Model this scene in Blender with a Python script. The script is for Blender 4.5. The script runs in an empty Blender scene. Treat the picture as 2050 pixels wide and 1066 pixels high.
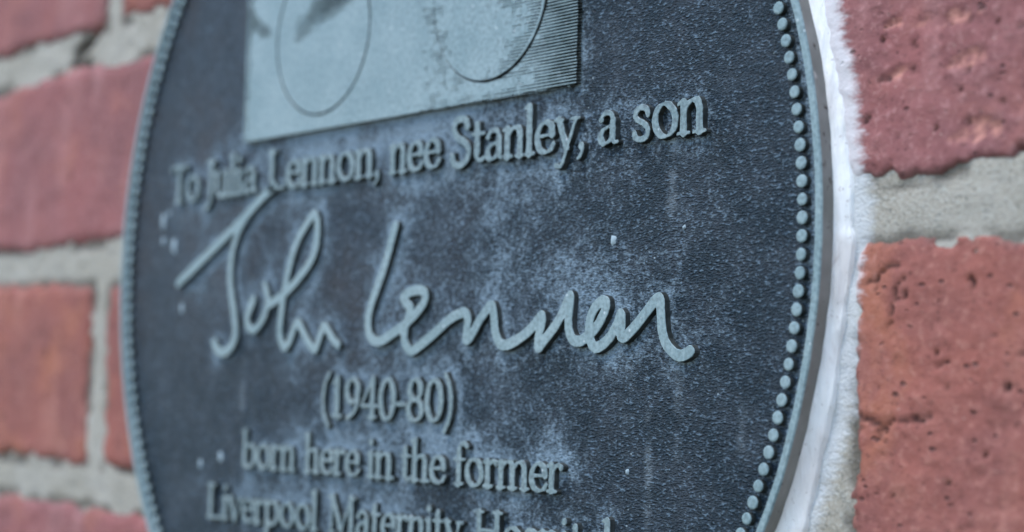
import bpy, bmesh, math, random
import numpy as np
from mathutils import Matrix, Vector
from mathutils.kdtree import KDTree
from mathutils.geometry import delaunay_2d_cdt

random.seed(7)
scene = bpy.context.scene
COL = scene.collection
S = 0.155                      # plaque radius in metres; shapes below are written in plaque radii

# ------------------------------------------------------------------ camera
TILT = 0.0105                  # the plaque hangs about half a degree off the brick courses
ROT = Matrix(((0.6424, 0.0238, -0.7660), (0.0408, 0.9970, 0.0652), (0.7653, -0.0731, 0.6395)))   # world to camera
CPOS = Vector((2.6185, -0.2576, 1.8999))
AX = Matrix(((1, 0, 0), (0, 0, -1), (0, 1, 0)))     # wall X, Y, out -> Blender x, z, -y
cam = bpy.data.cameras.new("camera")
cam.sensor_width = 36.0
cam.lens = 63.82
cam.clip_start = 0.01
cam.clip_end = 50.0
cam_ob = bpy.data.objects.new("camera", cam)
COL.objects.link(cam_ob)
cam_ob.matrix_world = (Matrix.Rotation(-TILT, 4, 'Y') @ Matrix.Translation(AX @ (CPOS * S))
                       @ (AX @ ROT.inverted()).to_4x4())
scene.camera = cam_ob
cam.dof.use_dof = True
FOCUS = Vector((0.70, 0.02, 0.0))
cam.dof.focus_distance = -((ROT @ (FOCUS - CPOS)).z) * S
cam.dof.aperture_fstop = 8.6
cam.dof.aperture_blades = 7

# ------------------------------------------------------------------ sky, sun, exposure
SUN_EL, SUN_AZ = math.radians(62), math.radians(-14)     # soft light from above, in front and to the left of the wall
world = bpy.data.worlds.new("World")
scene.world = world
world.use_nodes = True
wn = world.node_tree
sky = wn.nodes.new("ShaderNodeTexSky")
sky.sky_type = 'NISHITA'
sky.sun_disc = False
sky.sun_elevation = SUN_EL
sky.sun_rotation = math.pi - SUN_AZ
sky.air_density = 1.0
sky.dust_density = 0.4
sky.ozone_density = 1.0
bg = wn.nodes["Background"]
wn.links.new(sky.outputs[0], bg.inputs[0])
bg.inputs[1].default_value = 0.12
sun = bpy.data.lights.new("sun", 'SUN')
sun.energy = 0.75
sun.angle = math.radians(15)
sun.color = (1.0, 0.985, 0.96)
sun_ob = bpy.data.objects.new("sun", sun)
COL.objects.link(sun_ob)
sd = Vector((math.sin(SUN_AZ) * math.cos(SUN_EL), -math.cos(SUN_AZ) * math.cos(SUN_EL), math.sin(SUN_EL)))
sun_ob.rotation_euler = sd.to_track_quat('Z', 'Y').to_euler()
vs = scene.view_settings
scene.display_settings.display_device = 'sRGB'
vs.view_transform = 'Standard'
vs.look = 'None'
vs.exposure = 1.72
vs.gamma = 1.0

# ------------------------------------------------------------------ numeric helpers
def _hash(ix, iy, seed):
    h = (ix.astype(np.int64) * 374761393 + iy.astype(np.int64) * 668265263 + seed * 974711) & 0xFFFFFFFF
    h = ((h ^ (h >> 13)) * 1274126177) & 0xFFFFFFFF
    return ((h ^ (h >> 16)) & 0xFFFF) / 65535.0
def vnoise(x, y, seed=0):
    x = np.asarray(x, float); y = np.asarray(y, float)
    ix = np.floor(x); iy = np.floor(y)
    fx = x - ix; fy = y - iy
    fx = fx * fx * (3 - 2 * fx); fy = fy * fy * (3 - 2 * fy)
    a = _hash(ix, iy, seed); b = _hash(ix + 1, iy, seed); c = _hash(ix, iy + 1, seed); d = _hash(ix + 1, iy + 1, seed)
    return (a * (1 - fx) + b * fx) * (1 - fy) + (c * (1 - fx) + d * fx) * fy
def fbm(x, y, seed=0, oct=4):
    s = 0; a = 0.5; n = 0
    for k in range(oct):
        s = s + a * vnoise(x * 2 ** k, y * 2 ** k, seed + k * 17); n += a; a *= 0.5
    return s / n
def sstep(e0, e1, x):
    t = np.clip((x - e0) / (e1 - e0), 0, 1)
    return t * t * (3 - 2 * t)

def bl(p):                      # wall coordinates (x right, y up, z out of the wall) -> Blender metres
    return (p[0] * S, -p[2] * S, p[1] * S)
def blv(a):
    a = np.asarray(a, float)
    return np.column_stack([a[:, 0], -a[:, 2], a[:, 1]]) * S

def new_mesh(name, verts, faces, mat, smooth=False, attrs=None):
    me = bpy.data.meshes.new(name)
    me.from_pydata([tuple(v) for v in np.asarray(verts).tolist()], [], [tuple(f) for f in faces])
    if mat: me.materials.append(mat)
    if smooth: me.polygons.foreach_set('use_smooth', [True] * len(me.polygons))
    for k, v in (attrs or {}).items():
        at = me.attributes.new(k, 'FLOAT', 'POINT'); at.data.foreach_set('value', np.asarray(v, np.float32))
    me.update()
    return me
def obj(name, me, parent=None, loc=None):
    o = bpy.data.objects.new(name, me); COL.objects.link(o)
    if parent: o.parent = parent
    if loc is not None: o.location = loc
    return o
def tag(o, label=None, cat=None, group=None, kind=None):
    for k, v in (('label', label), ('category', cat), ('group', group), ('kind', kind)):
        if v: o[k] = v
    return o
def thing(name, label, cat):
    o = bpy.data.objects.new(name, None); COL.objects.link(o); o.empty_display_size = 0.05
    return tag(o, label, cat)

# ------------------------------------------------------------------ material helpers
class MT:
    def __init__(s, name):
        s.m = bpy.data.materials.new(name); s.m.use_nodes = True; s.t = s.m.node_tree
        s.b = s.t.nodes["Principled BSDF"]
    def n(s, typ, **kw):
        nd = s.t.nodes.new(typ)
        for k, v in kw.items():
            if k in nd.inputs: nd.inputs[k].default_value = v
            else: setattr(nd, k, v)
        return nd
    def l(s, a, b): s.t.links.new(a, b)
    def coord(s, scale=(1, 1, 1), kind='Object'):
        if kind == 'Position': src = s.n('ShaderNodeNewGeometry').outputs['Position']
        else: src = s.n('ShaderNodeTexCoord').outputs[kind]
        mp = s.n('ShaderNodeMapping'); mp.inputs['Scale'].default_value = scale
        s.l(src, mp.inputs[0]); return mp.outputs[0]
    def noise(s, vec, scale, detail=4, rough=0.55, dist=0.0):
        nd = s.n('ShaderNodeTexNoise'); nd.inputs['Scale'].default_value = scale; nd.inputs['Detail'].default_value = detail
        nd.inputs['Roughness'].default_value = rough; nd.inputs['Distortion'].default_value = dist
        s.l(vec, nd.inputs['Vector']); return nd.outputs['Fac']
    def voro(s, vec, scale, out='Distance', feature='F1'):
        nd = s.n('ShaderNodeTexVoronoi'); nd.feature = feature; nd.inputs['Scale'].default_value = scale
        s.l(vec, nd.inputs['Vector']); return nd.outputs[out]
    def ramp(s, fac, lo, hi, a=0.0, b=1.0):
        nd = s.n('ShaderNodeMapRange'); nd.interpolation_type = 'SMOOTHSTEP'
        for i, v in ((1, lo), (2, hi), (3, a), (4, b)): nd.inputs[i].default_value = v
        s.l(fac, nd.inputs[0]); return nd.outputs[0]
    def mix(s, fac, a, b, mode='MIX'):
        nd = s.n('ShaderNodeMix'); nd.data_type = 'RGBA'; nd.blend_type = mode
        for sock, v in ((nd.inputs[0], fac), (nd.inputs[6], a), (nd.inputs[7], b)):
            if hasattr(v, 'is_linked'): s.l(v, sock)
            elif isinstance(v, (int, float)): sock.default_value = v
            else: sock.default_value = (*v, 1.0)
        return nd.outputs[2]
    def math(s, op, a, b=0.0, clamp=False):
        nd = s.n('ShaderNodeMath'); nd.operation = op; nd.use_clamp = clamp
        for sock, v in ((nd.inputs[0], a), (nd.inputs[1], b)):
            if hasattr(v, 'is_linked'): s.l(v, sock)
            else: sock.default_value = v
        return nd.outputs[0]
    def attr(s, name):
        nd = s.n('ShaderNodeAttribute'); nd.attribute_name = name; return nd.outputs['Fac']
    def bump(s, h, dist, strength=1.0, normal=None):
        nd = s.n('ShaderNodeBump'); nd.inputs['Distance'].default_value = dist; nd.inputs['Strength'].default_value = strength
        s.l(h, nd.inputs['Height'])
        if normal: s.l(normal, nd.inputs['Normal'])
        return nd.outputs[0]
    def done(s, color, rough=0.7, normal=None, spec=0.3):
        for k, v in (('Base Color', color), ('Roughness', rough)):
            if hasattr(v, 'is_linked'): s.l(v, s.b.inputs[k])
            else: s.b.inputs[k].default_value = (*v, 1.0) if k == 'Base Color' else v
        s.b.inputs['Specular IOR Level'].default_value = spec
        if normal: s.l(normal, s.b.inputs['Normal'])
        return s.m

# worn raised metal: letters, rim, beads, portrait
def mat_raised(name='worn_grey_metal', k=1.0, wear=0.5):
    m = MT(name); v = m.coord(kind='Position')
    big = m.noise(v, 60, 4); fine = m.noise(v, 900, 3); sp = m.voro(v, 260)
    c = m.mix(m.ramp(big, 0.3, 0.7), (0.155 * k, 0.23 * k, 0.242 * k), (0.212 * k, 0.288 * k, 0.298 * k))
    c = m.mix(m.ramp(fine, 0.45, 0.72, 0, 0.45), c, (0.33, 0.40, 0.41))
    c = m.mix(m.ramp(fine, 0.52, 0.3, 0, wear), c, (0.09, 0.11, 0.12))
    c = m.mix(m.ramp(sp, 0.12, 0.04, 0, 0.55), c, (0.6, 0.65, 0.66))
    n = m.bump(fine, 0.00012, 0.5)
    return m.done(c, 0.5, n, 0.35)
# dark grained field with pale bloom
def mat_field():
    m = MT('dark_grained_field'); v = m.coord((0.8, 1, 1.7), kind='Position'); v0 = m.coord(kind='Position')
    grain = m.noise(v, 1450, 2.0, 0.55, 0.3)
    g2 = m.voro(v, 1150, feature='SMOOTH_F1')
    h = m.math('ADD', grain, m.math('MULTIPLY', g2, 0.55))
    bloom = m.attr('bloom')
    patch = m.noise(v0, 75, 6, 0.65); fine = m.noise(v0, 820, 3, 0.7); mid = m.noise(v0, 26, 4, 0.6)
    warm = m.mix(m.ramp(mid, 0.35, 0.66), (0.015, 0.026, 0.036), (0.034, 0.033, 0.036))
    warm = m.mix(m.ramp(m.attr('leftness'), 0, 1, 0.0, 1.0), (0.006, 0.016, 0.024), warm)
    base = m.mix(m.ramp(patch, 0.35, 0.7), warm, (0.024, 0.034, 0.044))
    b = m.math('ADD', bloom, m.math('MULTIPLY', m.math('SUBTRACT', patch, 0.5), 1.3))
    b = m.math('ADD', b, m.math('MULTIPLY', m.math('SUBTRACT', fine, 0.5), 2.3))
    c = m.mix(m.ramp(b, 0.25, 1.25, 0, 0.85), base, (0.205, 0.28, 0.335))
    spark = m.ramp(m.voro(v0, 430), 0.17, 0.06, 0, 1)
    spark = m.math('MULTIPLY', spark, m.ramp(m.noise(v0, 210, 2), 0.55, 0.7))
    c = m.mix(m.math('MULTIPLY', spark, 0.55), c, (0.42, 0.52, 0.56))
    c = m.mix(m.math('MULTIPLY', m.attr('streak'), m.ramp(patch, 0.4, 0.65)), c, (0.36, 0.43, 0.47))
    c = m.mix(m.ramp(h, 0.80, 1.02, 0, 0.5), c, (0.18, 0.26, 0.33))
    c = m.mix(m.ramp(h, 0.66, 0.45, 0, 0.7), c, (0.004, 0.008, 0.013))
    n = m.bump(h, 0.0006, 1.0)
    return m.done(c, m.ramp(b, 0.2, 1.0, 0.45, 0.75), n, 0.22)
def mat_side():
    m = MT('tarnished_plaque_edge'); v = m.coord(kind='Position')
    c = m.mix(m.ramp(m.noise(v, 90, 4), 0.35, 0.7), (0.19, 0.185, 0.165), (0.26, 0.255, 0.235))
    c = m.mix(m.ramp(m.noise(v, 260, 3), 0.62, 0.7), c, (0.05, 0.035, 0.03))
    c = m.mix(m.ramp(m.noise(v, 130, 2), 0.68, 0.74), c, (0.5, 0.48, 0.44))
    return m.done(c, 0.7, m.bump(m.noise(v, 500, 3), 0.0002, 0.5), 0.3)
def mat_white():
    m = MT('white_filler_paint'); v = m.coord(kind='Position')
    c = m.mix(m.ramp(m.noise(v, 45, 4), 0.4, 0.7), (0.82, 0.82, 0.80), (0.68, 0.64, 0.61))
    c = m.mix(m.attr('grime'), c, (0.47, 0.40, 0.37))
    c = m.mix(m.ramp(m.noise(v, 300, 4, 0.7), 0.66, 0.75, 0, 0.7), c, (0.33, 0.25, 0.22))
    vv = m.coord((1, 1, 0.35), kind='Position')
    cr = m.voro(vv, 120, feature='DISTANCE_TO_EDGE')
    crack = m.math('MULTIPLY', m.ramp(cr, 0.03, 0.005), m.ramp(m.noise(v, 70, 2), 0.58, 0.68))
    c = m.mix(m.math('MULTIPLY', crack, 0.5), c, (0.35, 0.25, 0.22))
    br = m.noise(m.coord((1, 1, 0.16), kind='Position'), 420, 4, 0.65)
    c = m.mix(m.ramp(br, 0.52, 0.7, 0, 0.4), c, (0.52, 0.50, 0.49))
    c = m.mix(m.ramp(m.noise(v, 700, 3, 0.7), 0.62, 0.7, 0, 0.6), c, (0.36, 0.31, 0.28))
    n = m.bump(br, 0.0009, 0.8)
    return m.done(c, 0.55, n, 0.35)
# white paint smeared off the filler onto brick and mortar: a ring-shaped stain round the plaque
def paint_stain(m, c, lo, hi, col, amount):
    geo = m.n('ShaderNodeNewGeometry').outputs['Position']
    sp = m.n('ShaderNodeSeparateXYZ'); m.l(geo, sp.inputs[0])
    cx = m.n('ShaderNodeCombineXYZ'); m.l(sp.outputs[0], cx.inputs[0]); m.l(sp.outputs[2], cx.inputs[2])
    ln = m.n('ShaderNodeVectorMath'); ln.operation = 'LENGTH'; m.l(cx.outputs[0], ln.inputs[0])
    st = m.coord((0.5, 1, 1.6), kind='Position')
    r = m.math('ADD', ln.outputs['Value'], m.math('MULTIPLY', m.math('SUBTRACT', m.noise(st, 330, 6, 0.75), 0.5), 0.0105))
    return m.mix(m.ramp(r, hi * S, lo * S, 0, amount), c, col)
def mat_brick(name, dark, red, orange, pale, seed):
    m = MT(name); v0 = m.coord(kind='Object')
    inf = m.n('ShaderNodeObjectInfo').outputs['Random']
    off = m.n('ShaderNodeVectorMath'); off.operation = 'ADD'; m.l(v0, off.inputs[0])
    cmb = m.n('ShaderNodeCombineXYZ'); m.l(m.math('MULTIPLY', inf, 3.7), cmb.inputs[0]); m.l(m.math('MULTIPLY', inf, 9.1), cmb.inputs[2])
    m.l(cmb.outputs[0], off.inputs[1]); v = off.outputs[0]
    big = m.noise(v, 22, 5, 0.6); mid = m.noise(v, 85, 5, 0.65); fine = m.noise(v, 480, 4, 0.7); f2 = m.noise(v, 1400, 2, 0.6)
    c = m.mix(m.ramp(big, 0.36, 0.66), red, dark)
    c = m.mix(m.ramp(m.noise(v, 34, 4, 0.6, 0.5), 0.48, 0.7), c, orange)
    c = m.mix(m.ramp(mid, 0.5, 0.8, 0, 0.4), c, pale)
    c = m.mix(m.ramp(mid, 0.45, 0.25, 0, 0.5), c, tuple(k * 0.6 for k in dark))
    c = m.mix(m.ramp(m.noise(m.coord((1, 1, 0.3)), 70, 3, 0.6), 0.5, 0.75, 0, 0.35), c, tuple(min(1, k * 1.25) for k in pale))
    c = m.mix(m.ramp(fine, 0.5, 0.72, 0, 0.5), c, tuple(min(1, k * 1.35) for k in pale))
    c = m.mix(m.ramp(fine, 0.43, 0.28, 0, 0.8), c, tuple(k * 0.4 for k in dark))
    sand = m.ramp(m.voro(v, 520), 0.2, 0.08)
    sand = m.math('MULTIPLY', sand, m.ramp(m.noise(v, 160, 2), 0.55, 0.65))
    c = m.mix(m.math('MULTIPLY', sand, 0.4), c, (0.5, 0.36, 0.31))
    c = m.mix(m.math('MULTIPLY', m.attr('chip'), m.ramp(fine, 0.35, 0.6, 0.3, 0.9)), c, (0.56, 0.26, 0.2))
    spk = m.math('MULTIPLY', m.ramp(m.voro(m.coord((0.8, 1, 1.2)), 330), 0.26, 0.12), m.ramp(m.noise(v, 150, 3), 0.5, 0.58))
    c = m.mix(m.math('MULTIPLY', spk, 0.6), c, (0.06, 0.04, 0.04))
    c = m.mix(m.attr('pit'), c, (0.05, 0.028, 0.026))  # pits tinted dark: dirt, plus painted shade their depth alone doesn't give
    sp3 = m.math('MULTIPLY', m.ramp(m.voro(v, 800), 0.25, 0.1), m.ramp(m.noise(v, 260, 2), 0.45, 0.6))
    c = m.mix(m.math('MULTIPLY', sp3, 0.6), c, (0.10, 0.06, 0.055))
    c = m.mix(m.attr('edge'), c, (0.13, 0.085, 0.075))  # ragged crevice shade painted along the brick borders
    c = paint_stain(m, c, 1.031, 1.053, (0.66, 0.645, 0.65), 0.85)
    h = m.math('ADD', m.math('MULTIPLY', mid, 0.7), m.math('ADD', m.math('MULTIPLY', fine, 0.4), m.math('MULTIPLY', spk, -0.6)))
    return m.done(c, 0.85, m.bump(h, 0.0010, 0.9), 0.15)
def mat_mortar():
    m = MT('sandy_lime_mortar'); v = m.coord(kind='Position')
    big = m.noise(v, 30, 4); sand = m.noise(v, 1300, 3, 0.7); mid = m.noise(v, 180, 4, 0.65)
    c = m.mix(m.ramp(big, 0.35, 0.65), (0.325, 0.295, 0.238), (0.385, 0.355, 0.30))
    c = m.mix(m.ramp(sand, 0.5, 0.68, 0, 0.85), c, (0.44, 0.43, 0.38))
    c = m.mix(m.ramp(sand, 0.46, 0.3, 0, 0.85), c, (0.14, 0.14, 0.12))
    c = m.mix(m.ramp(mid, 0.42, 0.3, 0, 0.5), c, (0.19, 0.20, 0.19))
    c = m.mix(m.attr('crevice_dark'), c, (0.08, 0.068, 0.055))  # shade of the open crevices painted into the mortar colour
    c = paint_stain(m, c, 1.034, 1.066, (0.66, 0.69, 0.71), 0.7)
    h = m.math('ADD', sand, mid)
    return m.done(c, 0.9, m.bump(h, 0.0007, 0.8), 0.15)
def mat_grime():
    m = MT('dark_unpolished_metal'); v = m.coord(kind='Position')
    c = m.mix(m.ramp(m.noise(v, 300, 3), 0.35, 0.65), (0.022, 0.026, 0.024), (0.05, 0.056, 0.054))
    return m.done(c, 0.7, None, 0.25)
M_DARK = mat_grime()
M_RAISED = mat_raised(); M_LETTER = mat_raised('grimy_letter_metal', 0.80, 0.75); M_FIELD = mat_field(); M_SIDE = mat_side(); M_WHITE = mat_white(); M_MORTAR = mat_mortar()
M_BRICKS = [mat_brick('mauve_red_brick', (0.215, 0.092, 0.090), (0.275, 0.104, 0.098), (0.31, 0.122, 0.10), (0.36, 0.19, 0.18), 1),
            mat_brick('orange_red_brick', (0.225, 0.088, 0.076), (0.29, 0.102, 0.079), (0.33, 0.122, 0.079), (0.35, 0.17, 0.135), 2)]

# ------------------------------------------------------------------ brick wall
wall = thing('brick_wall', 'weathered red brick wall with pale sandy mortar joints behind the round plaque', 'wall')
ZB = -0.034                    # brick face, in radii behind the plaque's front
PITCH, JT = 0.5075, 0.080
HERO_PITS = [(1.074, .247, .010), (1.071, .197, .006), (1.124, .234, .012), (1.046, .146, .012), (1.12, .201, .008), (1.09, .16, .006),
             (1.16, .12, .006), (1.2, .17, .007), (1.1, .12, .005), (1.25, .25, .008),
             (1.272, -.217, .013), (1.168, -.174, .007), (1.097, -.267, .006), (1.138, -.259, .009), (1.219, -.08, .006), (1.12, -.10, .010),
             (1.09, -.13, .008), (1.15, -.31, .006), (1.2, -.12, .007), (1.1, -.36, .008), (1.19, -.34, .006), (1.25, -.3, .006)]
HERO_CHIPS = [(1.225, .112, .040, .015), (1.198, .206, .030, .009), (1.17, .266, .05, .009), (1.09, .27, .022, .006), (1.1, .2, .014, .007)]
HERO_CRACKS = [[(1.045, -.262), (1.07, -.268), (1.088, -.272), (1.098, -.262)], [(1.11, -.268), (1.128, -.27), (1.146, -.262), (1.155, -.25)],
               [(1.05, -.075), (1.07, -.07), (1.085, -.06), (1.10, -.058)], [(1.09, -.12), (1.10, -.09), (1.115, -.075)]]

def seg_d(px, py, pts):
    d = np.full(px.shape, 9.0)
    for (x0, y0), (x1, y1) in zip(pts[:-1], pts[1:]):
        vx, vy = x1 - x0, y1 - y0
        t = np.clip(((px - x0) * vx + (py - y0) * vy) / (vx * vx + vy * vy + 1e-12), 0, 1)
        d = np.minimum(d, np.hypot(px - x0 - t * vx, py - y0 - t * vy))
    return d

def make_brick(x0, x1, y0, y1, seed, step, hero=False, mat=0):
    nx = max(6, int((x1 - x0) / step)); ny = max(6, int((y1 - y0) / step))
    u = np.linspace(0, 1, nx + 1); v = np.linspace(0, 1, ny + 1)
    U, V = np.meshgrid(u, v)
    X = x0 + (x1 - x0) * U; Y = y0 + (y1 - y0) * V
    eb = 0.003 + 0.008 * fbm(X * 12, Y * 12, seed + 5, 3)
    # ragged outline: pull the border in and out
    wob = lambda t, s: (fbm(t * 7, t * 0 + s, seed + s, 3) - 0.5) * 0.026 + (fbm(t * 60, t * 0 + s, seed + s, 3) - 0.5) * 0.010
    wx0, wx1 = wob(Y, 11), wob(Y, 23); wy0, wy1 = wob(X, 31), wob(X, 47)
    X = X + wx0 * (1 - U) ** 6 + wx1 * U ** 6
    Y = Y + wy0 * (1 - V) ** 6 + wy1 * V ** 6
    dl = np.minimum(np.minimum(X - x0 - wx0, x1 + wx1 - X), np.minimum(Y - y0 - wy0, y1 + wy1 - Y))
    dl = np.clip(dl, 0, 1)
    Z = -0.012 * (1 - sstep(0, 1, dl / (eb * 1.4))) ** 2
    Z = Z + (fbm(X * 4, Y * 6, seed, 3) - 0.5) * 0.008 + (fbm(X * 22, Y * 26, seed + 3, 3) - 0.5) * 0.004
    pit = np.zeros_like(X); chip = np.zeros_like(X)
    if step < 0.015:
        fine = fbm(X * 70, Y * 90, seed + 9, 3); Z = Z + (fine - 0.5) * 0.004
        pn = fbm(X * 38, Y * 46, seed + 77, 3)
        p2 = sstep(0.78, 0.86, pn); pit = np.maximum(pit, p2 * 0.6); Z = Z - p2 * 0.005
    if hero:
        qx = X + (fbm(X * 45, Y * 45, seed + 60, 3) - 0.5) * 0.022; qy = Y + (fbm(X * 45, Y * 45, seed + 61, 3) - 0.5) * 0.022
        for (a, b, r) in HERO_PITS:
            k = sstep(1.1, 0.5, np.hypot((qx - a) / 0.95, qy - b) / (r * 0.5)); pit = np.maximum(pit, k); Z = Z - 0.009 * k
        for (a, b, rx, ry) in HERO_CHIPS:
            k = sstep(1.2, 0.6, np.hypot((qx - a) / rx, (qy - b - (qx - a) * 0.1) / ry) + (fbm(X * 60, Y * 60, seed + 62, 3) - 0.5) * 1.0)
            chip = np.maximum(chip, k * sstep(0.3, 0.6, fbm(X * 80, Y * 110, seed + 63, 3))); Z = Z - 0.005 * k * (0.4 + fbm(X * 50, Y * 60, seed + 64, 2))
        for c in HERO_CRACKS:
            k = sstep(0.0048, 0.0014, seg_d(qx, qy, c)); pit = np.maximum(pit, k * 0.8); Z = Z - 0.006 * k
    edge = (1 - sstep(0.002, 0.02, dl)) * sstep(0.40, 0.58, fbm(X * 18, Y * 18, seed + 88, 3)) * 0.95
    Z = Z - 0.010 * edge * (step < 0.015)
    Z = Z - 0.012 * sstep(0.48, 0.66, fbm(X * 34, Y * 34, seed + 90, 3)) * sstep(0.030, 0.004, dl) * (step < 0.015)
    P = np.stack([X.ravel(), Y.ravel(), (Z + ZB).ravel()], 1)
    idx = np.arange((nx + 1) * (ny + 1)).reshape(ny + 1, nx + 1)
    F = np.stack([idx[:-1, :-1], idx[:-1, 1:], idx[1:, 1:], idx[1:, :-1]], -1).reshape(-1, 4).tolist()
    border = list(idx[0, :]) + list(idx[1:, -1]) + list(idx[-1, -2::-1]) + list(idx[-2:0:-1, 0])
    nb = len(border); base = len(P)
    back = P[border].copy(); back[:, 2] = ZB - 0.2
    for i in range(nb):
        j = (i + 1) % nb; F.append([int(border[j]), int(border[i]), base + i, base + j])
    F.append(list(range(base, base + nb))[::-1][::-1])
    zero = np.zeros(nb)
    P = np.vstack([P, back])
    c = np.array([(x0 + x1) / 2, (y0 + y1) / 2, ZB])
    me = new_mesh('brick', blv(P - c), F, M_BRICKS[mat], True,
                  dict(pit=np.concatenate([pit.ravel(), zero]), chip=np.concatenate([chip.ravel(), zero]), edge=np.concatenate([edge.ravel(), zero])))
    return obj('brick', me, wall, bl(c))

def rows():
    for r in range(-2, 4):
        yc = 0.017 + PITCH * r          # joint under this course
        yield r, yc + JT / 2, yc + PITCH - JT / 2
ROWA = [(-3.33, -2.61), (-2.57, -1.196), (-1.128, -0.42), (-0.34, 0.97), (1.024, 2.41)]
ROWB = [(-3.0, -2.29), (-2.21, -0.83), (-0.75, 0.60), (0.68, 2.07), (2.15, 2.85)]
k = 0
BRICK_RECTS = []
for r, y0, y1 in rows():
    for (x0, x1) in (ROWA if r % 2 else ROWB):
        k += 1
        if r not in (-1, 0, 1, -2, 2) or x0 > 2.1 and r not in (0, -1): continue
        if -0.8 < x0 < 0.65 and x1 < 0.98 and abs(r) < 2: continue         # wholly behind the plaque
        BRICK_RECTS.append((x0, x1, y0, y1))
        hero = x0 > 0.6 and r in (-1, 0)
        left = x0 < -0.8 and x1 > -2.0
        make_brick(x0, x1, y0, y1, 100 + k * 7, 0.0055 if hero else (0.014 if left else 0.05), hero,
                   1 if (r == -1 or (r == 1 and x0 > -1.2)) else 0)

# mortar: one ragged sheet behind and between the bricks
nx, ny = 620, 360
Xm, Ym = np.meshgrid(np.linspace(-3.3, 2.9, nx), np.linspace(-1.3, 1.55, ny))
Zm = ZB - 0.007 + (fbm(Xm * 5, Ym * 5, 501, 3) - 0.5) * 0.010 + (fbm(Xm * 30, Ym * 30, 502, 3) - 0.5) * 0.008
crevice_dark = np.zeros_like(Xm)  # mask for the crevice shade tinted into the mortar
for (x0, x1, y0, y1) in BRICK_RECTS:      # the bed lies deep behind each brick
    dd = np.minimum(np.minimum(Xm - x0, x1 - Xm), np.minimum(Ym - y0, y1 - Ym))
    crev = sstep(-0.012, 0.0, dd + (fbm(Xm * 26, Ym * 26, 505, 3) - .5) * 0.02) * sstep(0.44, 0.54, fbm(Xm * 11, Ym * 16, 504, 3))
    crevice_dark = np.maximum(crevice_dark, crev * 0.75); Zm = Zm - 0.004 * crev - 0.06 * sstep(0.022, 0.045, dd)
for pts, w in (([(-1.29, .50), (-1.33, .485), (-1.36, .53), (-1.30, .55)], .016), ([(-1.24, .57), (-1.28, .545), (-1.33, .525), (-1.37, .49)], .018)):
    q = seg_d(Xm + (fbm(Xm * 20, Ym * 20, 503, 2) - .5) * .03, Ym, pts)
    k_ = sstep(w, w * 0.3, q); crevice_dark = np.maximum(crevice_dark, k_); Zm = Zm - 0.012 * k_
fr = [bl((x, y, z)) for x, y, z in zip(Xm.ravel(), Ym.ravel(), Zm.ravel())]
idx = np.arange(nx * ny).reshape(ny, nx)
obj('mortar', new_mesh('mortar', fr, np.stack([idx[:-1, :-1], idx[:-1, 1:], idx[1:, 1:], idx[1:, :-1]], -1).reshape(-1, 4).tolist(),
                       M_MORTAR, True, dict(crevice_dark=crevice_dark.ravel())), wall)

# ------------------------------------------------------------------ white filler between plaque edge and wall
na, nr = 720, 14
A = np.linspace(0, 2 * np.pi, na, endpoint=False)
wid = 0.010 + 0.016 * fbm(np.cos(A) * 5 + 9, np.sin(A) * 5 + 9, 601, 4) + 0.009 * fbm(A * 40, A * 0, 603, 3)
low = sstep(-0.15, -0.6, np.sin(A)) * (np.cos(A) > -0.2)
wid = wid + 0.030 * low
ztop = -0.0215 - 0.004 * (fbm(np.cos(A) * 8, np.sin(A) * 8, 604, 3) - 0.5)
T = np.linspace(0, 1, nr)
vv_, gr = [], []
for t in T:
    r = 0.994 + (wid + 0.008) * t
    z = ztop + (ZB - 0.003 - ztop) * (t ** 0.8) + 0.004 * math.sin(math.pi * t) * (0.4 + fbm(np.cos(A) * 14, np.sin(A) * 14 + t * 2, 605, 3))
    z = z + (fbm(A * 30, A * 0 + t * 4, 606, 3) - 0.5) * 0.004
    if t == T[-1]: z = z * 0 + ZB - 0.03
    vv_.append(np.stack([r * np.cos(A), r * np.sin(A), z], 1))
    gr.append(np.clip((1 - t * 3.0) * sstep(0.05, -0.5, np.sin(A)) * 0.35 * (0.4 + fbm(A * 12, A * 0 + t * 3, 607, 3)), 0, 1)
              + (0.8 * sstep(0.62, 0.72, fbm(A * 60, A * 0, 608, 3)) if t < 0.10 else 0))
Pf = np.concatenate(vv_); Ff = []
for i in range(nr - 1):
    for j in range(na):
        j2 = (j + 1) % na; Ff.append((i * na + j, i * na + j2, (i + 1) * na + j2, (i + 1) * na + j)[::-1])
fil = obj('paint_filler', new_mesh('paint_filler', blv(Pf), Ff, M_WHITE, True, dict(grime=np.concatenate(gr))))
tag(fil, 'cracked white painted filler ring sealing the plaque edge to the brick wall', 'filler')

# ------------------------------------------------------------------ plaque
plaque = thing('memorial_plaque', 'round dark memorial plaque with beaded border, raised lettering, signature and portrait panel', 'plaque')
plaque.rotation_euler = (0, -TILT, 0)
H = 0.0105                      # relief height

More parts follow.
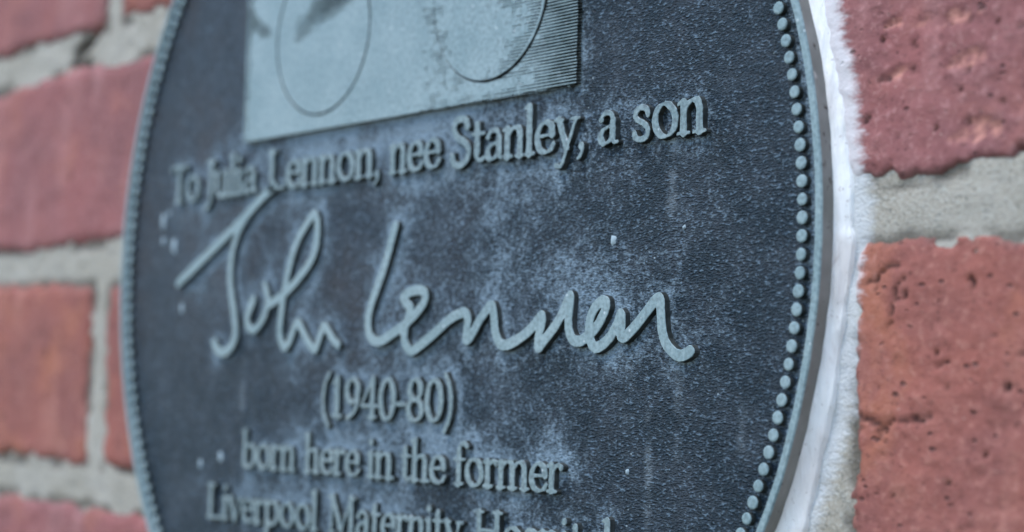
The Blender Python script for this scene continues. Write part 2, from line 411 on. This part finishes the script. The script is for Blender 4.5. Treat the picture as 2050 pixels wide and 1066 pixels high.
# --- strokes -> signed field -> outline -> solid
def catmull(pts, n=10, closed=False):
    P = np.array(pts, float)
    if len(P) < 3: return P
    if closed: P = np.vstack([P[-1], P, P[0], P[1]])
    else: P = np.vstack([2 * P[0] - P[1], P, 2 * P[-1] - P[-2]])
    out = []
    for i in range(1, len(P) - 2):
        t = np.linspace(0, 1, n, endpoint=False)[:, None]
        a, b, c, d = P[i - 1], P[i], P[i + 1], P[i + 2]
        out.append(0.5 * (2 * b + (c - a) * t + (2 * a - 5 * b + 4 * c - d) * t ** 2 + (3 * b - a - 3 * c + d) * t ** 3))
    out.append(P[-2][None, :])
    return np.vstack(out)
def stroke_phi(gx, gy, phi, pts, hw):
    hw = np.broadcast_to(np.asarray(hw, float), (len(pts),))
    for i in range(len(pts) - 1):
        (x0, y0), (x1, y1) = pts[i], pts[i + 1]; w = max(hw[i], hw[i + 1]) * 2.5 + 1e-9
        i0, i1 = np.searchsorted(gx, [min(x0, x1) - w, max(x0, x1) + w]); j0, j1 = np.searchsorted(gy, [min(y0, y1) - w, max(y0, y1) + w])
        if i1 <= i0 or j1 <= j0: continue
        X, Y = np.meshgrid(gx[i0:i1], gy[j0:j1]); vx, vy = x1 - x0, y1 - y0
        t = np.clip(((X - x0) * vx + (Y - y0) * vy) / (vx * vx + vy * vy + 1e-15), 0, 1)
        d = (hw[i] + (hw[i + 1] - hw[i]) * t) - np.hypot(X - x0 - t * vx, Y - y0 - t * vy)
        phi[j0:j1, i0:i1] = np.maximum(phi[j0:j1, i0:i1], d)
def contours(phi, gx, gy):
    ins = phi > 0
    code = ins[:-1, :-1] * 1 + ins[:-1, 1:] * 2 + ins[1:, 1:] * 4 + ins[1:, :-1] * 8
    jj, ii = np.nonzero((code > 0) & (code < 15))
    pts, nxt = {}, {}
    def ep(i, j, o):
        kx = (i, j, o)
        if kx not in pts:
            if o == 0:
                a, b = phi[j, i], phi[j, i + 1]; t = a / (a - b); t = min(max(t, .02), .98); pts[kx] = (gx[i] + t * (gx[i + 1] - gx[i]), gy[j])
            else:
                a, b = phi[j, i], phi[j + 1, i]; t = a / (a - b); t = min(max(t, .02), .98); pts[kx] = (gx[i], gy[j] + t * (gy[j + 1] - gy[j]))
        return kx
    # edges: B bottom, R right, T top, L left; directed with inside on the left
    tab = {1: 'LB', 2: 'BR', 3: 'LR', 4: 'RT', 6: 'BT', 7: 'LT', 8: 'TL', 9: 'TB', 11: 'TR', 12: 'RL', 13: 'RB', 14: 'BL', 5: 'LTRB', 10: 'BLTR'}
    tab = {k_: v_[::-1] if len(v_) == 2 else v_ for k_, v_ in tab.items()}
    tab[5] = 'BLTR'; tab[10] = 'RBLT'
    for i, j in zip(ii.tolist(), jj.tolist()):
        e = {'B': (i, j, 0), 'T': (i, j + 1, 0), 'L': (i, j, 1), 'R': (i + 1, j, 1)}
        s = tab[int(code[j, i])]
        for a, b in zip(s[::2], s[1::2]): nxt[ep(*e[a])] = ep(*e[b])
    loops = []
    while nxt:
        st, cur = nxt.popitem(); loop = [pts[st]]
        while cur != st and cur in nxt:
            loop.append(pts[cur]); cur = nxt.pop(cur)
        if len(loop) > 5: loops.append(np.array(loop))
    return loops
def simplify(L, tol):
    keep = [0]; n = len(L)
    i = 0
    while i < n - 1:
        j = min(i + 2, n - 1); best = i + 1
        while j < n and j - i < 14:
            a, b = L[i], L[j]; d = b - a; ln = np.hypot(*d) + 1e-12
            dev = np.abs((L[i + 1:j, 0] - a[0]) * d[1] - (L[i + 1:j, 1] - a[1]) * d[0]) / ln
            if len(dev) and dev.max() > tol: break
            best = j; j += 1
        keep.append(best); i = best
    if keep[-1] == n - 1 and n > 3: pass
    return L[keep]
def solid(field, z1, z0, bev, draft, mat, center, name, tol=0.0003):
    """outline loops (inside on the left) -> solid with a small worn chamfer at the top"""
    phi, gx, gy = field
    loops = contours(phi, gx, gy)
    V, F, tops, tedges, mi = [], [], [], [], []
    for L in loops:
        L = simplify(L, tol)
        n = len(L)
        if n < 4: continue
        d = np.roll(L, -1, 0) - np.roll(L, 1, 0); nn = np.stack([d[:, 1], -d[:, 0]], 1); nn /= (np.hypot(nn[:, 0], nn[:, 1])[:, None] + 1e-12)
        b0 = len(V)
        for (off, z) in ((draft, z0), (0.0, z1 - bev), (-bev, z1)):
            for p in (L + nn * off): V.append((p[0], p[1], z))
        for ring in (0, 1):
            for i in range(n):
                j = (i + 1) % n
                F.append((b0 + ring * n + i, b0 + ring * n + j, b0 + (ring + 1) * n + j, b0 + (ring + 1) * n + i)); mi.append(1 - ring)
        t0 = len(tops); tops += list(range(b0 + 2 * n, b0 + 3 * n)); tedges += [(t0 + i, t0 + (i + 1) % n) for i in range(n)]
    co = [Vector((V[i][0], V[i][1])) for i in tops]
    vo, eo, fo, ov, oe, of = delaunay_2d_cdt(co, tedges, [], 0, 1e-7)
    m2 = {}
    for i, (v, o) in enumerate(zip(vo, ov)):
        if o: m2[i] = tops[o[0]]
        else: m2[i] = len(V); V.append((v.x, v.y, z1))
    cen = np.array([[sum(vo[i].x for i in f) / 3, sum(vo[i].y for i in f) / 3] for f in fo])
    ci = np.clip((cen[:, 0] - gx[0]) / (gx[1] - gx[0]), 0, len(gx) - 1.001); cj = np.clip((cen[:, 1] - gy[0]) / (gy[1] - gy[0]), 0, len(gy) - 1.001)
    i0 = ci.astype(int); j0 = cj.astype(int); fx = ci - i0; fy = cj - j0
    val = (phi[j0, i0] * (1 - fx) + phi[j0, i0 + 1] * fx) * (1 - fy) + (phi[j0 + 1, i0] * (1 - fx) + phi[j0 + 1, i0 + 1] * fx) * fy
    for f, inside in zip(fo, val > 0):
        if not inside: continue
        q = [m2[i] for i in f]
        if len(set(q)) < 3: continue
        a, b, c = (V[t] for t in q[:3])
        if (b[0] - a[0]) * (c[1] - a[1]) - (b[1] - a[1]) * (c[0] - a[0]) < 0: q = q[::-1]
        F.append(tuple(q))
    me = new_mesh(name, blv(np.array(V) - np.array([center[0], center[1], 0])), F, mat)
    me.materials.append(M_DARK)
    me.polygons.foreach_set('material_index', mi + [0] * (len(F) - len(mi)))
    return me

# --- serif alphabet drawn with a broad nib: units with x-height 100, capitals 150
TK, TN = 11.8, 4.2
def ell(cx, cy, rx, ry, tilt=0.0):
    a = np.linspace(0, 2 * np.pi, 41); x = rx * np.cos(a); y = ry * np.sin(a); return np.stack([cx + x + tilt * y, cy + y], 1)
def s_(x0, x1, y=4): return ('w', [(x0, y), (x1, y)], 4.6)
STEM = lambda x, a, b: ('w', [(x, a), (x, b)], TK)
def arch(x): return [('c', [(x, 70), (x + 12, 86), (x + 30, 97), (x + 48, 92), (x + 55, 70), (x + 55, 50)], None), ('w', [(x + 55, 60), (x + 55, 4)], TK)]
def flag(x, y): return ('w', [(x - 18, y - 7), (x, y)], 5)
BOWL = [('c', [(18, 74), (32, 92), (54, 98), (74, 84), (82, 50), (72, 16), (48, 2), (28, 7), (18, 18)], None)]
G = {
 'n': ([STEM(16, 94, 4), flag(16, 98), s_(-3, 36)] + arch(16) + [s_(52, 92)], 92),
 'r': ([STEM(16, 94, 4), flag(16, 98), s_(-3, 38), ('c', [(18, 66), (28, 86), (44, 97), (58, 92)], 6), ('w', [(57, 89), (57, 88)], 10)], 64),
 'm': ([STEM(16, 94, 4), flag(16, 98), s_(-3, 36)] + arch(16) + [s_(53, 90)] + arch(71) + [s_(108, 147)], 146),
 'h': ([STEM(16, 156, 4), flag(16, 160), s_(-3, 36)] + arch(16) + [s_(52, 92)], 92),
 'b': ([STEM(16, 156, 10), flag(16, 160)] + BOWL, 92),
 'p': ([STEM(16, 94, -52), flag(16, 98), s_(-3, 40, -52)] + BOWL, 94),
 'u': ([('w', [(14, 96), (14, 34)], TK), ('c', [(14, 40), (18, 14), (34, 3), (52, 10), (68, 30)], 8), STEM(68, 96, 4), flag(14, 98), flag(68, 98), s_(68, 88)], 90),
 'l': ([STEM(18, 156, 4), flag(18, 160), s_(-2, 38)], 40),
 'i': ([STEM(18, 94, 4), flag(18, 98), s_(-2, 38), ('w', [(17, 138), (18, 138)], 12)], 40),
 'a': ([('c', [(14, 80), (26, 94), (44, 98), (60, 88), (64, 66)], 7), ('w', [(15, 78), (16, 78)], 9), ('w', [(64, 70), (64, 20)], TK), ('c', [(64, 22), (68, 7), (82, 6)], 6),
        ('c', [(64, 60), (44, 54), (22, 44), (13, 24), (24, 5), (46, 8), (64, 26)], None)], 84),
 'e': ([('w', [(14, 54), (74, 57)], 4.6), ('c', [(75, 57), (70, 84), (48, 98), (24, 86), (12, 52), (22, 16), (46, 3), (66, 8), (80, 24)], None)], 88),
 'o': ([('p', ell(48, 50, 36, 48, -0.06), None)], 97),
 's': ([('c', [(60, 74), (54, 92), (36, 98), (18, 90), (15, 72), (30, 57), (48, 46), (61, 30), (55, 10), (36, 2), (18, 8), (10, 26)], 8.2), ('w', [(61, 72), (61, 92)], 3.6), ('w', [(10, 28), (10, 6)], 3.6)], 74),
 't': ([('w', [(26, 124), (26, 26)], TK), ('c', [(26, 30), (30, 10), (42, 4), (58, 12)], 7), ('w', [(4, 94), (56, 94)], 4.8)], 60),
 'y': ([('w', [(12, 96), (46, 8)], 11.5), ('c', [(80, 96), (46, 4), (30, -38), (16, -50), (4, -46)], 5.4), ('w', [(5, -44), (7, -44)], 8), s_(-5, 30, 96), s_(62, 94, 96)], 88),
 'v': ([('w', [(12, 96), (46, 4)], 11.5), ('w', [(80, 96), (46, 4)], 5.4), s_(-5, 30, 96), s_(62, 94, 96)], 88),
 'f': ([('c', [(68, 142), (56, 156), (40, 152), (30, 134), (28, 108)], 7), ('w', [(66, 143), (67, 143)], 9), ('w', [(28, 120), (28, 4)], TK), ('w', [(4, 94), (58, 94)], 4.6), s_(8, 50)], 58),
 ',': ([('w', [(16, 8), (16, 9)], 11), ('c', [(22, 6), (20, -10), (12, -22), (4, -30)], 5)], 34),
 'T': ([('w', [(4, 145), (108, 145)], 5.2), ('w', [(5, 146), (3, 122)], 4), ('w', [(107, 146), (109, 122)], 4), STEM(56, 144, 4), s_(34, 78)], 106),
 'J': ([('w', [(38, 146), (38, 20)], TK), ('c', [(38, 24), (36, -8), (24, -30), (4, -38)], 7.5), s_(14, 62, 145)], 64),
 'L': ([STEM(26, 145, 4), s_(4, 50, 145), s_(4, 98), ('w', [(98, 4), (104, 34)], 4.4)], 106),
 'S': ([('c', [(78, 122), (70, 144), (48, 153), (24, 145), (15, 120), (28, 96), (54, 80), (78, 62), (86, 34), (70, 8), (44, -3), (18, 7), (10, 34)], 10.5), ('w', [(79, 118), (79, 148)], 4), ('w', [(10, 36), (10, 2)], 4)], 98),
 'M': ([('w', [(26, 146), (22, 4)], 5.4), ('w', [(28, 146), (82, 10)], 12), ('w', [(82, 10), (136, 146)], 5.4), ('w', [(137, 146), (141, 4)], TK), s_(4, 30, 145), s_(134, 160, 145), s_(4, 42), s_(120, 162)], 166),
 'H': ([STEM(28, 145, 4), STEM(116, 145, 4), ('w', [(28, 78), (116, 78)], 5), s_(6, 50, 145), s_(94, 138, 145), s_(6, 50), s_(94, 138)], 144),
 '(': ([('c', [(48, 166), (26, 124), (17, 66), (26, 8), (48, -36)], 7.5)], 54),
 ')': ([('c', [(6, 166), (28, 124), (37, 66), (28, 8), (6, -36)], 7.5)], 54),
 '1': ([STEM(40, 146, 4), ('w', [(14, 128), (38, 144)], 5), s_(14, 66)], 78),
 '9': ([('p', ell(44, 102, 30, 44), None), ('c', [(74, 104), (72, 60), (54, 20), (18, -2)], 7.5)], 88),
 '4': ([('w', [(60, 146), (6, 48)], 5), ('w', [(6, 46), (88, 46)], 5.2), STEM(62, 145, 4), s_(42, 82)], 92),
 '0': ([('p', ell(45, 73, 33, 73), None)], 90),
 '8': ([('p', ell(44, 110, 27, 37), None), ('p', ell(44, 37, 33, 38), None)], 90),
 '-': ([('w', [(6, 56), (44, 56)], 7)], 50),
}
def glyph_strokes(ch):
    out = []
    for kind, pts, w in G[ch][0]:
        P = catmull(pts, 8) if kind == 'c' else np.array(pts, float)
        if len(P) == 1: continue
        if w is None:
            d = np.gradient(P, axis=0); th = np.arctan2(d[:, 1], d[:, 0])
            w = TN + (TK - TN) * np.abs(np.sin(th - math.radians(14))) ** 1.15
        out.append((P, np.broadcast_to(w, (len(P),))))
    return out

ALL_PTS = []                   # lettering sample points, for the pale bloom that settles round relief
def build_relief(name, strokes, center, res, mat, grow=0.0, bev=0.0009, rag=0.0012, seed=0, tol=0.0003):
    allp = np.vstack([p for p, w in strokes]); mw = max(float(np.max(w)) for p, w in strokes) + 0.006
    gx = np.arange(allp[:, 0].min() - mw, allp[:, 0].max() + mw, res); gy = np.arange(allp[:, 1].min() - mw, allp[:, 1].max() + mw, res)
    phi = np.full((len(gy), len(gx)), -0.01)
    for p, w in strokes: stroke_phi(gx, gy, phi, p, w + grow)
    X, Y = np.meshgrid(gx, gy)
    phi = phi + (fbm(X * 160, Y * 160, seed, 2) - 0.5) * rag * 2
    for p, w in strokes: ALL_PTS.extend(p[::2].tolist())
    return solid((phi, gx, gy), 0.0, -H - 0.003, bev, 0.0010, mat, center, name, tol)

def word(text, x0, x1, y, unit):
    adv = []; x = 0
    for ch in text: adv.append(x); x += G[ch][1]
    sp = [glyph_strokes(c) for c in text]
    lo = min(p[:, 0].min() - w.max() for a, s in zip(adv, sp) for p, w in [(p + [a, 0], w) for p, w in s])
    hi = max(p[:, 0].max() + w.max() for a, s in zip(adv, sp) for p, w in [(p + [a, 0], w) for p, w in s])
    kx = (x1 - x0) / (hi - lo)
    for n, (ch, a, s) in enumerate(zip(text, adv, sp)):
        cx = x0 + (a + G[ch][1] / 2 - lo) * kx; c = (cx, y)
        # widths follow a mean of both scales
        st = [(np.column_stack([x0 + (p[:, 0] + a - lo) * kx, y + p[:, 1] * unit]), w * (0.5 * (kx + unit))) for p, w in s]
        o = obj('letter', build_relief('letter', st, c, 0.0011, M_LETTER, 0.0004, seed=int(1000 + 997 * (x0 + 2) + n)), plaque, bl((cx, y, 0)))
U1, U2, U3 = 0.000515, 0.00048, 0.00045
for t, a, b in (('To', -.791, -.672), ('Julia', -.653, -.449), ('Lennon,', -.4136, -.037), ('nee', -.0091, .1465), ('Stanley,', .1707, .5135), ('a', .5454, .592), ('son', .6217, .780)):
    word(t, a, b, 0.139, U1)
word('(1940-80)', -.198, .197, -.298, U2)
for t, a, b in (('born', -.4733, -.2778), ('here', -.2518, -.0678), ('in', -.0505, .0337), ('the', .0516, .1847), ('former', .2016, .4809)): word(t, a, b, -.403, U3)
for t, a, b in (('Liverpool', -.5977, -.1971), ('Maternity', -.1665, .2343), ('Hospital', .2605, .597)): word(t, a, b, -.509, U3)

# --- signature, traced as pen strokes on the plaque's face
SIG_J = [(-0.7454, -0.0316), (-0.6686, 0.0046), (-0.5962, 0.0399), (-0.5259, 0.0742), (-0.488, 0.093), (-0.4443, 0.1186), (-0.3879, 0.146)]
SIG_J2 = [(-0.3912, 0.1452), (-0.431, 0.127), (-0.4744, 0.1), (-0.5078, 0.0701), (-0.5273, 0.041), (-0.5372, 0.0075), (-0.5385, -0.0265), (-0.5329, -0.0568), (-0.522, -0.091), (-0.5127, -0.1249), (-0.5138, -0.151), (-0.5311, -0.1696), (-0.5558, -0.1777), (-0.5794, -0.1723), (-0.5914, -0.1578)]
SIG_O = [(-0.4092, -0.0459), (-0.3969, -0.0682), (-0.3994, -0.0938), (-0.4156, -0.1172), (-0.442, -0.1344), (-0.4632, -0.1275), (-0.4692, -0.1107), (-0.4613, -0.0924), (-0.4492, -0.076)]
SIG_H = [(-0.3957, -0.0873), (-0.3772, -0.0815), (-0.3511, -0.0713), (-0.3318, -0.0629), (-0.294, -0.0407), (-0.257, -0.0136), (-0.2363, 0.0121), (-0.2299, 0.0437), (-0.2326, 0.0704), (-0.2421, 0.0824), (-0.2587, 0.072), (-0.285, 0.0485), (-0.3072, 0.0191), (-0.3217, -0.0127), (-0.3329, -0.0448), (-0.3409, -0.077), (-0.3473, -0.113), (-0.3488, -0.1419), (-0.339, -0.1629), (-0.3274, -0.1683), (-0.3131, -0.1566), (-0.2983, -0.1318), (-0.286, -0.1213), (-0.2723, -0.1357), (-0.2519, -0.1572), (-0.2276, -0.1739), (-0.217, -0.161), (-0.2058, -0.1402), (-0.1958, -0.1298), (-0.1828, -0.1412), (-0.1648, -0.1573), (-0.1503, -0.1657)]
SIG_L = [(0.0189, 0.0449), (0.0114, 0.03), (0.0017, 0.0027), (-0.0133, -0.0294), (-0.0286, -0.0583), (-0.0441, -0.0842), (-0.0543, -0.107), (-0.0571, -0.13), (-0.0504, -0.1499), (-0.0319, -0.1605), (-0.0097, -0.1585), (0.0173, -0.1474), (0.0439, -0.1365), (0.0701, -0.1225), (0.0932, -0.107), (0.1084, -0.093), (0.1103, -0.0788), (0.0943, -0.072), (0.0679, -0.075), (0.0478, -0.0828), (0.0553, -0.0933), (0.0692, -0.1032), (0.0646, -0.1192), (0.0547, -0.1382), (0.0541, -0.1591), (0.0644, -0.1736), (0.0806, -0.1775), (0.109, -0.1643), (0.1444, -0.1458), (0.1793, -0.126), (0.204, -0.1172), (0.2238, -0.1145), (0.2316, -0.1254), (0.2289, -0.1438), (0.2282, -0.1607), (0.2411, -0.1532), (0.2588, -0.132), (0.2774, -0.1141), (0.2924, -0.1038), (0.299, -0.1146), (0.3021, -0.1328), (0.3061, -0.1509), (0.3166, -0.1661), (0.3318, -0.1698), (0.3548, -0.164), (0.3819, -0.1519), (0.4041, -0.1374), (0.4206, -0.1236), (0.4211, -0.1377), (0.4146, -0.1552), (0.4143, -0.1742), (0.4317, -0.1598), (0.4531, -0.1411), (0.47, -0.1212), (0.4823, -0.1012), (0.4886, -0.0942), (0.4878, -0.11), (0.4854, -0.1301), (0.4882, -0.1503), (0.4981, -0.1633), (0.5144, -0.1649), (0.531, -0.1565), (0.5516, -0.1426), (0.5683, -0.1204), (0.5721, -0.1078), (0.5649, -0.1034), (0.5506, -0.1101), (0.5377, -0.1254), (0.534, -0.1424), (0.5362, -0.1594), (0.545, -0.1736), (0.5608, -0.1732), (0.581, -0.1599), (0.5948, -0.1433), (0.6052, -0.1245), (0.6069, -0.1407), (0.6061, -0.1574), (0.6155, -0.1589), (0.6312, -0.148), (0.6525, -0.1304), (0.6735, -0.1103), (0.6877, -0.1025), (0.6911, -0.1176), (0.6928, -0.1366), (0.6972, -0.1584), (0.7087, -0.1761), (0.7272, -0.1878), (0.7422, -0.187), (0.754, -0.1817)]
def pen(pts, w0, w1=None, n=7):
    P = catmull(pts, n); t = np.linspace(0, 1, len(P)); hw = w0 + ((w1 if w1 else w0) - w0) * t
    return P, hw
HW = 0.0092
sig1 = [pen(SIG_J, 0.0096), pen(SIG_J2, 0.0080, 0.0098), pen(SIG_O, 0.0070, 0.0100), pen(SIG_H, 0.0088, 0.0080)]
sig2 = [pen(SIG_L, 0.0090, 0.0090)]
for st in (sig1, sig2):
    c = st[-1][0].mean(0)
    o = obj('signature_word', build_relief('signature_word', st, c, 0.0014, M_RAISED, 0.0, seed=77, rag=0.0008, tol=0.0003), plaque, bl((c[0], c[1], 0)))

# --- portrait panel: raised plate whose tone is cut as fine horizontal lines, with round spectacle outlines
px0, px1, py0, py1 = -0.5045, 0.4925, 0.2425, 0.68
res = 0.00075
gx = np.arange(px0 - 3 * res, px1 + 3 * res, res); gy = np.arange(py0 - 3 * res, py1 + 3 * res, res)
X, Y = np.meshgrid(gx, gy)
rag = (fbm(X * 120, Y * 120, 801, 2) - 0.5) * 0.003
phi = np.minimum(np.minimum(X - px0, px1 - X), np.minimum(Y - py0, py1 - Y)) + rag * np.where(X > 0, 1.0, 0.5)
n1 = fbm(X * 14, Y * 22, 802, 3); n2 = fbm(X * 26, Y * 190, 803, 2); n3 = fbm(X * 60, Y * 60, 804, 2)
def blob(cx, cy, rx, ry, tilt=0.0):
    dx = X - cx; dy = Y - cy - tilt * dx; return np.exp(-(dx / rx) ** 2 - (dy / ry) ** 2)
half = sstep(0.065, 0.10, X + (n3 - 0.5) * 0.03)
dR = np.hypot(X - 0.2674, Y - 0.4222)
tone = half * (0.78 + 0.22 * sstep(0.12, 0.26, X)) * (0.25 + 0.30 * sstep(0.36, 0.49, X) - 0.10 * sstep(0.16, 0.10, dR) - 0.05 * sstep(0.17, 0.085, X) + 0.35 * blob(0.33, 0.525, 0.12, 0.05, 0.2)
               + 0.22 * blob(0.36, 0.44, 0.05, 0.03, 0.1) - 0.22 * blob(0.23, 0.35, 0.06, 0.06) - 0.16 * blob(0.27, 0.262, 0.16, 0.012) + 0.05 * blob(0.13, 0.33, 0.03, 0.08))
tone = tone + 0.26 * blob(-0.235, 0.468, 0.10, 0.030, 0.22) + 0.34 * blob(-0.19, 0.492, 0.085, 0.030, 0.05) + 0.2 * blob(-0.30, 0.44, 0.05, 0.02, 0.5) + 0.40 * blob(-0.455, 0.468, 0.045, 0.018, -0.5) \
       + 0.30 * blob(-0.495, 0.42, 0.012, 0.30) + 0.18 * blob(-0.485, 0.56, 0.018, 0.09)
tone = np.clip(tone * (0.6 + 0.7 * n2) + (n1 - 0.5) * 0.07 * half, 0, 0.46)
pit_ = 0.0052
ph = (Y + 0.0012 * fbm(X * 9, Y * 3, 805, 2)) / pit_
tri = np.abs(ph - np.round(ph)) * pit_                              # distance to the nearest cut line
cut = tone * pit_ * 0.7 - tri + (n3 - 0.5) * 0.0007
cut = cut - 0.00022
def outline(cx, cy, r, w):
    d = np.hypot(X - cx, Y - cy); return w - np.abs(d - r)
lw = 0.0024 + (n3 - 0.5) * 0.0012
cut = np.maximum(cut, outline(-0.2345, 0.4272, 0.1560, lw * 0.85))
ang = np.arctan2(Y - 0.4272, X - 0.2674)
cut = np.where((dR < 0.1530 * 0 + 0.1505) & (dR > 0.1425) & (np.cos(ang - math.radians(-30)) > -0.35), -0.003, cut)
cut = np.maximum(cut, np.abs(outline(0.2674, 0.4272, 0.1525, 0)) * -1 + lw * np.clip(0.35 + 1.0 * np.cos(ang - math.radians(-40)), 0.25, 1.25))
phi = np.minimum(phi, -cut)
c = (0.0, 0.45)
panel = obj('portrait_panel', solid((phi, gx, gy), 0.0, -H - 0.003, 0.0007, 0.0004, M_RAISED, c, 'portrait_panel', 0.00022), plaque, bl((c[0], c[1], 0)))
for t in np.linspace(px0, px1, 160): ALL_PTS.append([t, py0])
for t in np.linspace(py0, py1, 80): ALL_PTS.append([px1, t])

# --- rim, beads
def ring(name, prof, n, mat, parent):
    A = np.linspace(0, 2 * np.pi, n, endpoint=False); V, F = [], []
    for r, z in prof:
        wob_ = (fbm(np.cos(A) * 30, np.sin(A) * 30, 900, 2) - 0.5) * 0.0016
        V.append(np.stack([(r + wob_) * np.cos(A), (r + wob_) * np.sin(A), np.full(n, z)], 1))
    for i in range(len(prof) - 1):
        for j in range(n):
            j2 = (j + 1) % n; F.append((i * n + j2, i * n + j, (i + 1) * n + j, (i + 1) * n + j2)[::-1])
    return obj(name, new_mesh(name, blv(np.concatenate(V)), F, mat, False), parent)
ring('rim', [(0.9868, -H - 0.003), (0.9872, -0.0016), (0.9885, 0.0), (0.9985, 0.0), (1.0005, -0.0022)], 540, M_RAISED, plaque)
ring('edge_band', [(1.0003, -0.0024), (1.0010, -0.0105), (1.0006, -0.022), (1.0000, -0.036)], 540, M_SIDE, plaque)
prof = [(0.0098, -H - 0.002), (0.0095, -0.0020), (0.0086, -0.0006), (0.0064, 0.0)]
V, F, nb = [], [], 14
for r, z in prof:
    for a in range(nb): V.append((r * math.cos(a * 2 * math.pi / nb), r * math.sin(a * 2 * math.pi / nb), z))
for i in range(len(prof) - 1):
    for j in range(nb): F.append((i * nb + j, i * nb + (j + 1) % nb, (i + 1) * nb + (j + 1) % nb, (i + 1) * nb + j))
F.append(tuple(range(3 * nb, 4 * nb)))
bead_me = new_mesh('bead', blv(np.array(V)), F, M_RAISED, False)
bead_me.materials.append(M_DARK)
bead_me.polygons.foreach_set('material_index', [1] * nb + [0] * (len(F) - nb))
NB = 238
for i in range(NB):
    a = math.radians(9.1547) + i * 2 * math.pi / NB
    o = obj('bead', bead_me, plaque, bl((0.9635 * math.cos(a), 0.9635 * math.sin(a), 0)))
    s = 0.95 + 0.1 * random.random(); o.scale = (s * random.uniform(.96, 1.04), 1, s); o.rotation_euler = (0, random.random() * 6.28, 0)

# --- grained field
kd = KDTree(len(ALL_PTS))
for i, p in enumerate(ALL_PTS): kd.insert((p[0], p[1], 0), i)
kd.balance()
na, nr = 420, 130
R_ = np.linspace(0.0, 1, nr) ** 0.75 * 0.9885; R_[0] = 0.002
A = np.linspace(0, 2 * np.pi, na, endpoint=False)
RR, AA = np.meshgrid(R_, A, indexing='ij'); X = (RR * np.cos(AA)).ravel(); Y = (RR * np.sin(AA)).ravel()
dist = np.array([kd.find((x, y, 0))[2] for x, y in zip(X.tolist(), Y.tolist())])
dn_ = np.array([kd.find((x, y + 0.03, 0))[2] for x, y in zip(X.tolist(), Y.tolist())])
pn = fbm(X * 7, Y * 7, 950, 4); pf = fbm(X * 22, Y * 30, 951, 4)
bloom = 0.66 * np.exp(-dist / 0.030) * (0.55 + 0.9 * pf) + 0.50 * np.exp(-dist / 0.12) * sstep(0.35, 0.65, pn) - 0.04 + 0.35 * np.exp(-dn_ / 0.016) * sstep(0.45, 0.7, fbm(X * 40, Y * 6, 955, 2))
def gb(cx, cy, rx, ry): return np.exp(-((X - cx) / rx) ** 2 - ((Y - cy) / ry) ** 2)
bloom += 0.30 * gb(0.30, 0.03, 0.40, 0.13) * (0.5 + pf) + 0.30 * gb(0.55, -0.11, 0.25, 0.12) + 0.22 * gb(0.30, -0.32, 0.4, 0.10) * (0.5 + pf) + 0.25 * gb(-0.1, 0.19, 0.6, 0.05)
bloom += 0.25 * sstep(0.90, 0.985, RR.ravel()) * sstep(0.3, 0.6, pf) + 0.55 * sstep(0.955, 0.982, RR.ravel())
bloom -= 0.30 * gb(0.75, -0.45, 0.3, 0.3) + 0.15 * gb(-0.75, 0.4, 0.25, 0.3) + 0.15 * gb(-0.6, -0.35, 0.25, 0.15)
left = sstep(0.55, -0.15, X + (pn - .5) * 0.5) * sstep(-0.42, 0.05, Y + (pn - .5) * 0.3)
streak = np.zeros_like(X)
for (sx, sy, ln, wd, k_) in ((0.66, -0.36, 0.10, 0.004, .35), (0.72, -0.27, 0.09, 0.007, .22), (0.615, -0.25, 0.06, 0.01, .2), (-0.49, -0.24, 0.07, 0.005, .3), (0.70, 0.08, 0.08, 0.006, .25), (0.85, -0.30, 0.08, 0.004, .2)):
    w_ = sstep(wd * 2.2, wd * 0.4, np.abs(X - sx + (pf - .5) * 0.01)) * sstep(0, .3, (sy + ln - Y) / ln) * sstep(0, .5, (Y - sy + ln) / ln); streak = np.maximum(streak, w_ * k_)
Zf = -H + (fbm(X * 60, Y * 80, 960, 3) - 0.5) * 0.0022 * sstep(0.985, 0.97, RR.ravel())
idx = np.arange(na * nr).reshape(nr, na); nx_ = np.roll(idx, -1, 1)
F = np.stack([idx[:-1], idx[1:], nx_[1:], nx_[:-1]], -1).reshape(-1, 4).tolist() + [idx[0].tolist()]
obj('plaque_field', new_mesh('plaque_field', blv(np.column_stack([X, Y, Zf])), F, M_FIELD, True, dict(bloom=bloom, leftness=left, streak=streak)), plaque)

# --- pale flecks of dried paint or droppings stuck to the face
mf = MT('dried_white_fleck'); M_FLECK = mf.done((0.28, 0.35, 0.38), 0.8)
for (x, y, rx, ry) in ((-.836, .103, .0085, .016), (-.8116, .1198, .005, .008), (-.7872, .0501, .009, .018), (-.8328, .0599, .007, .009), (.5754, -.0098, .0065, .0085),
                       (.7283, .0023, .003, .004), (-.7436, -.0845, .007, .012), (-.5675, -.3872, .008, .011), (.6165, -.363, .004, .005), (-.645, -.405, .006, .012)):
    n = 14; V = [(0, 0, 0.0016)]; F = []
    for kq, zq in ((0.6, 0.0012), (1.0, -0.0012)):
        for a in range(n):
            t = a * 2 * math.pi / n; q = kq * (0.75 + 0.5 * random.random()); V.append((rx * q * math.cos(t), ry * q * math.sin(t), zq))
    for a in range(n):
        b = (a + 1) % n; F.append((0, 1 + a, 1 + b)); F.append((1 + a, 1 + n + a, 1 + n + b, 1 + b))
    obj('paint_fleck', new_mesh('paint_fleck', blv(np.array(V)), F, M_FLECK, True), plaque, bl((x, y, -H + 0.001)))
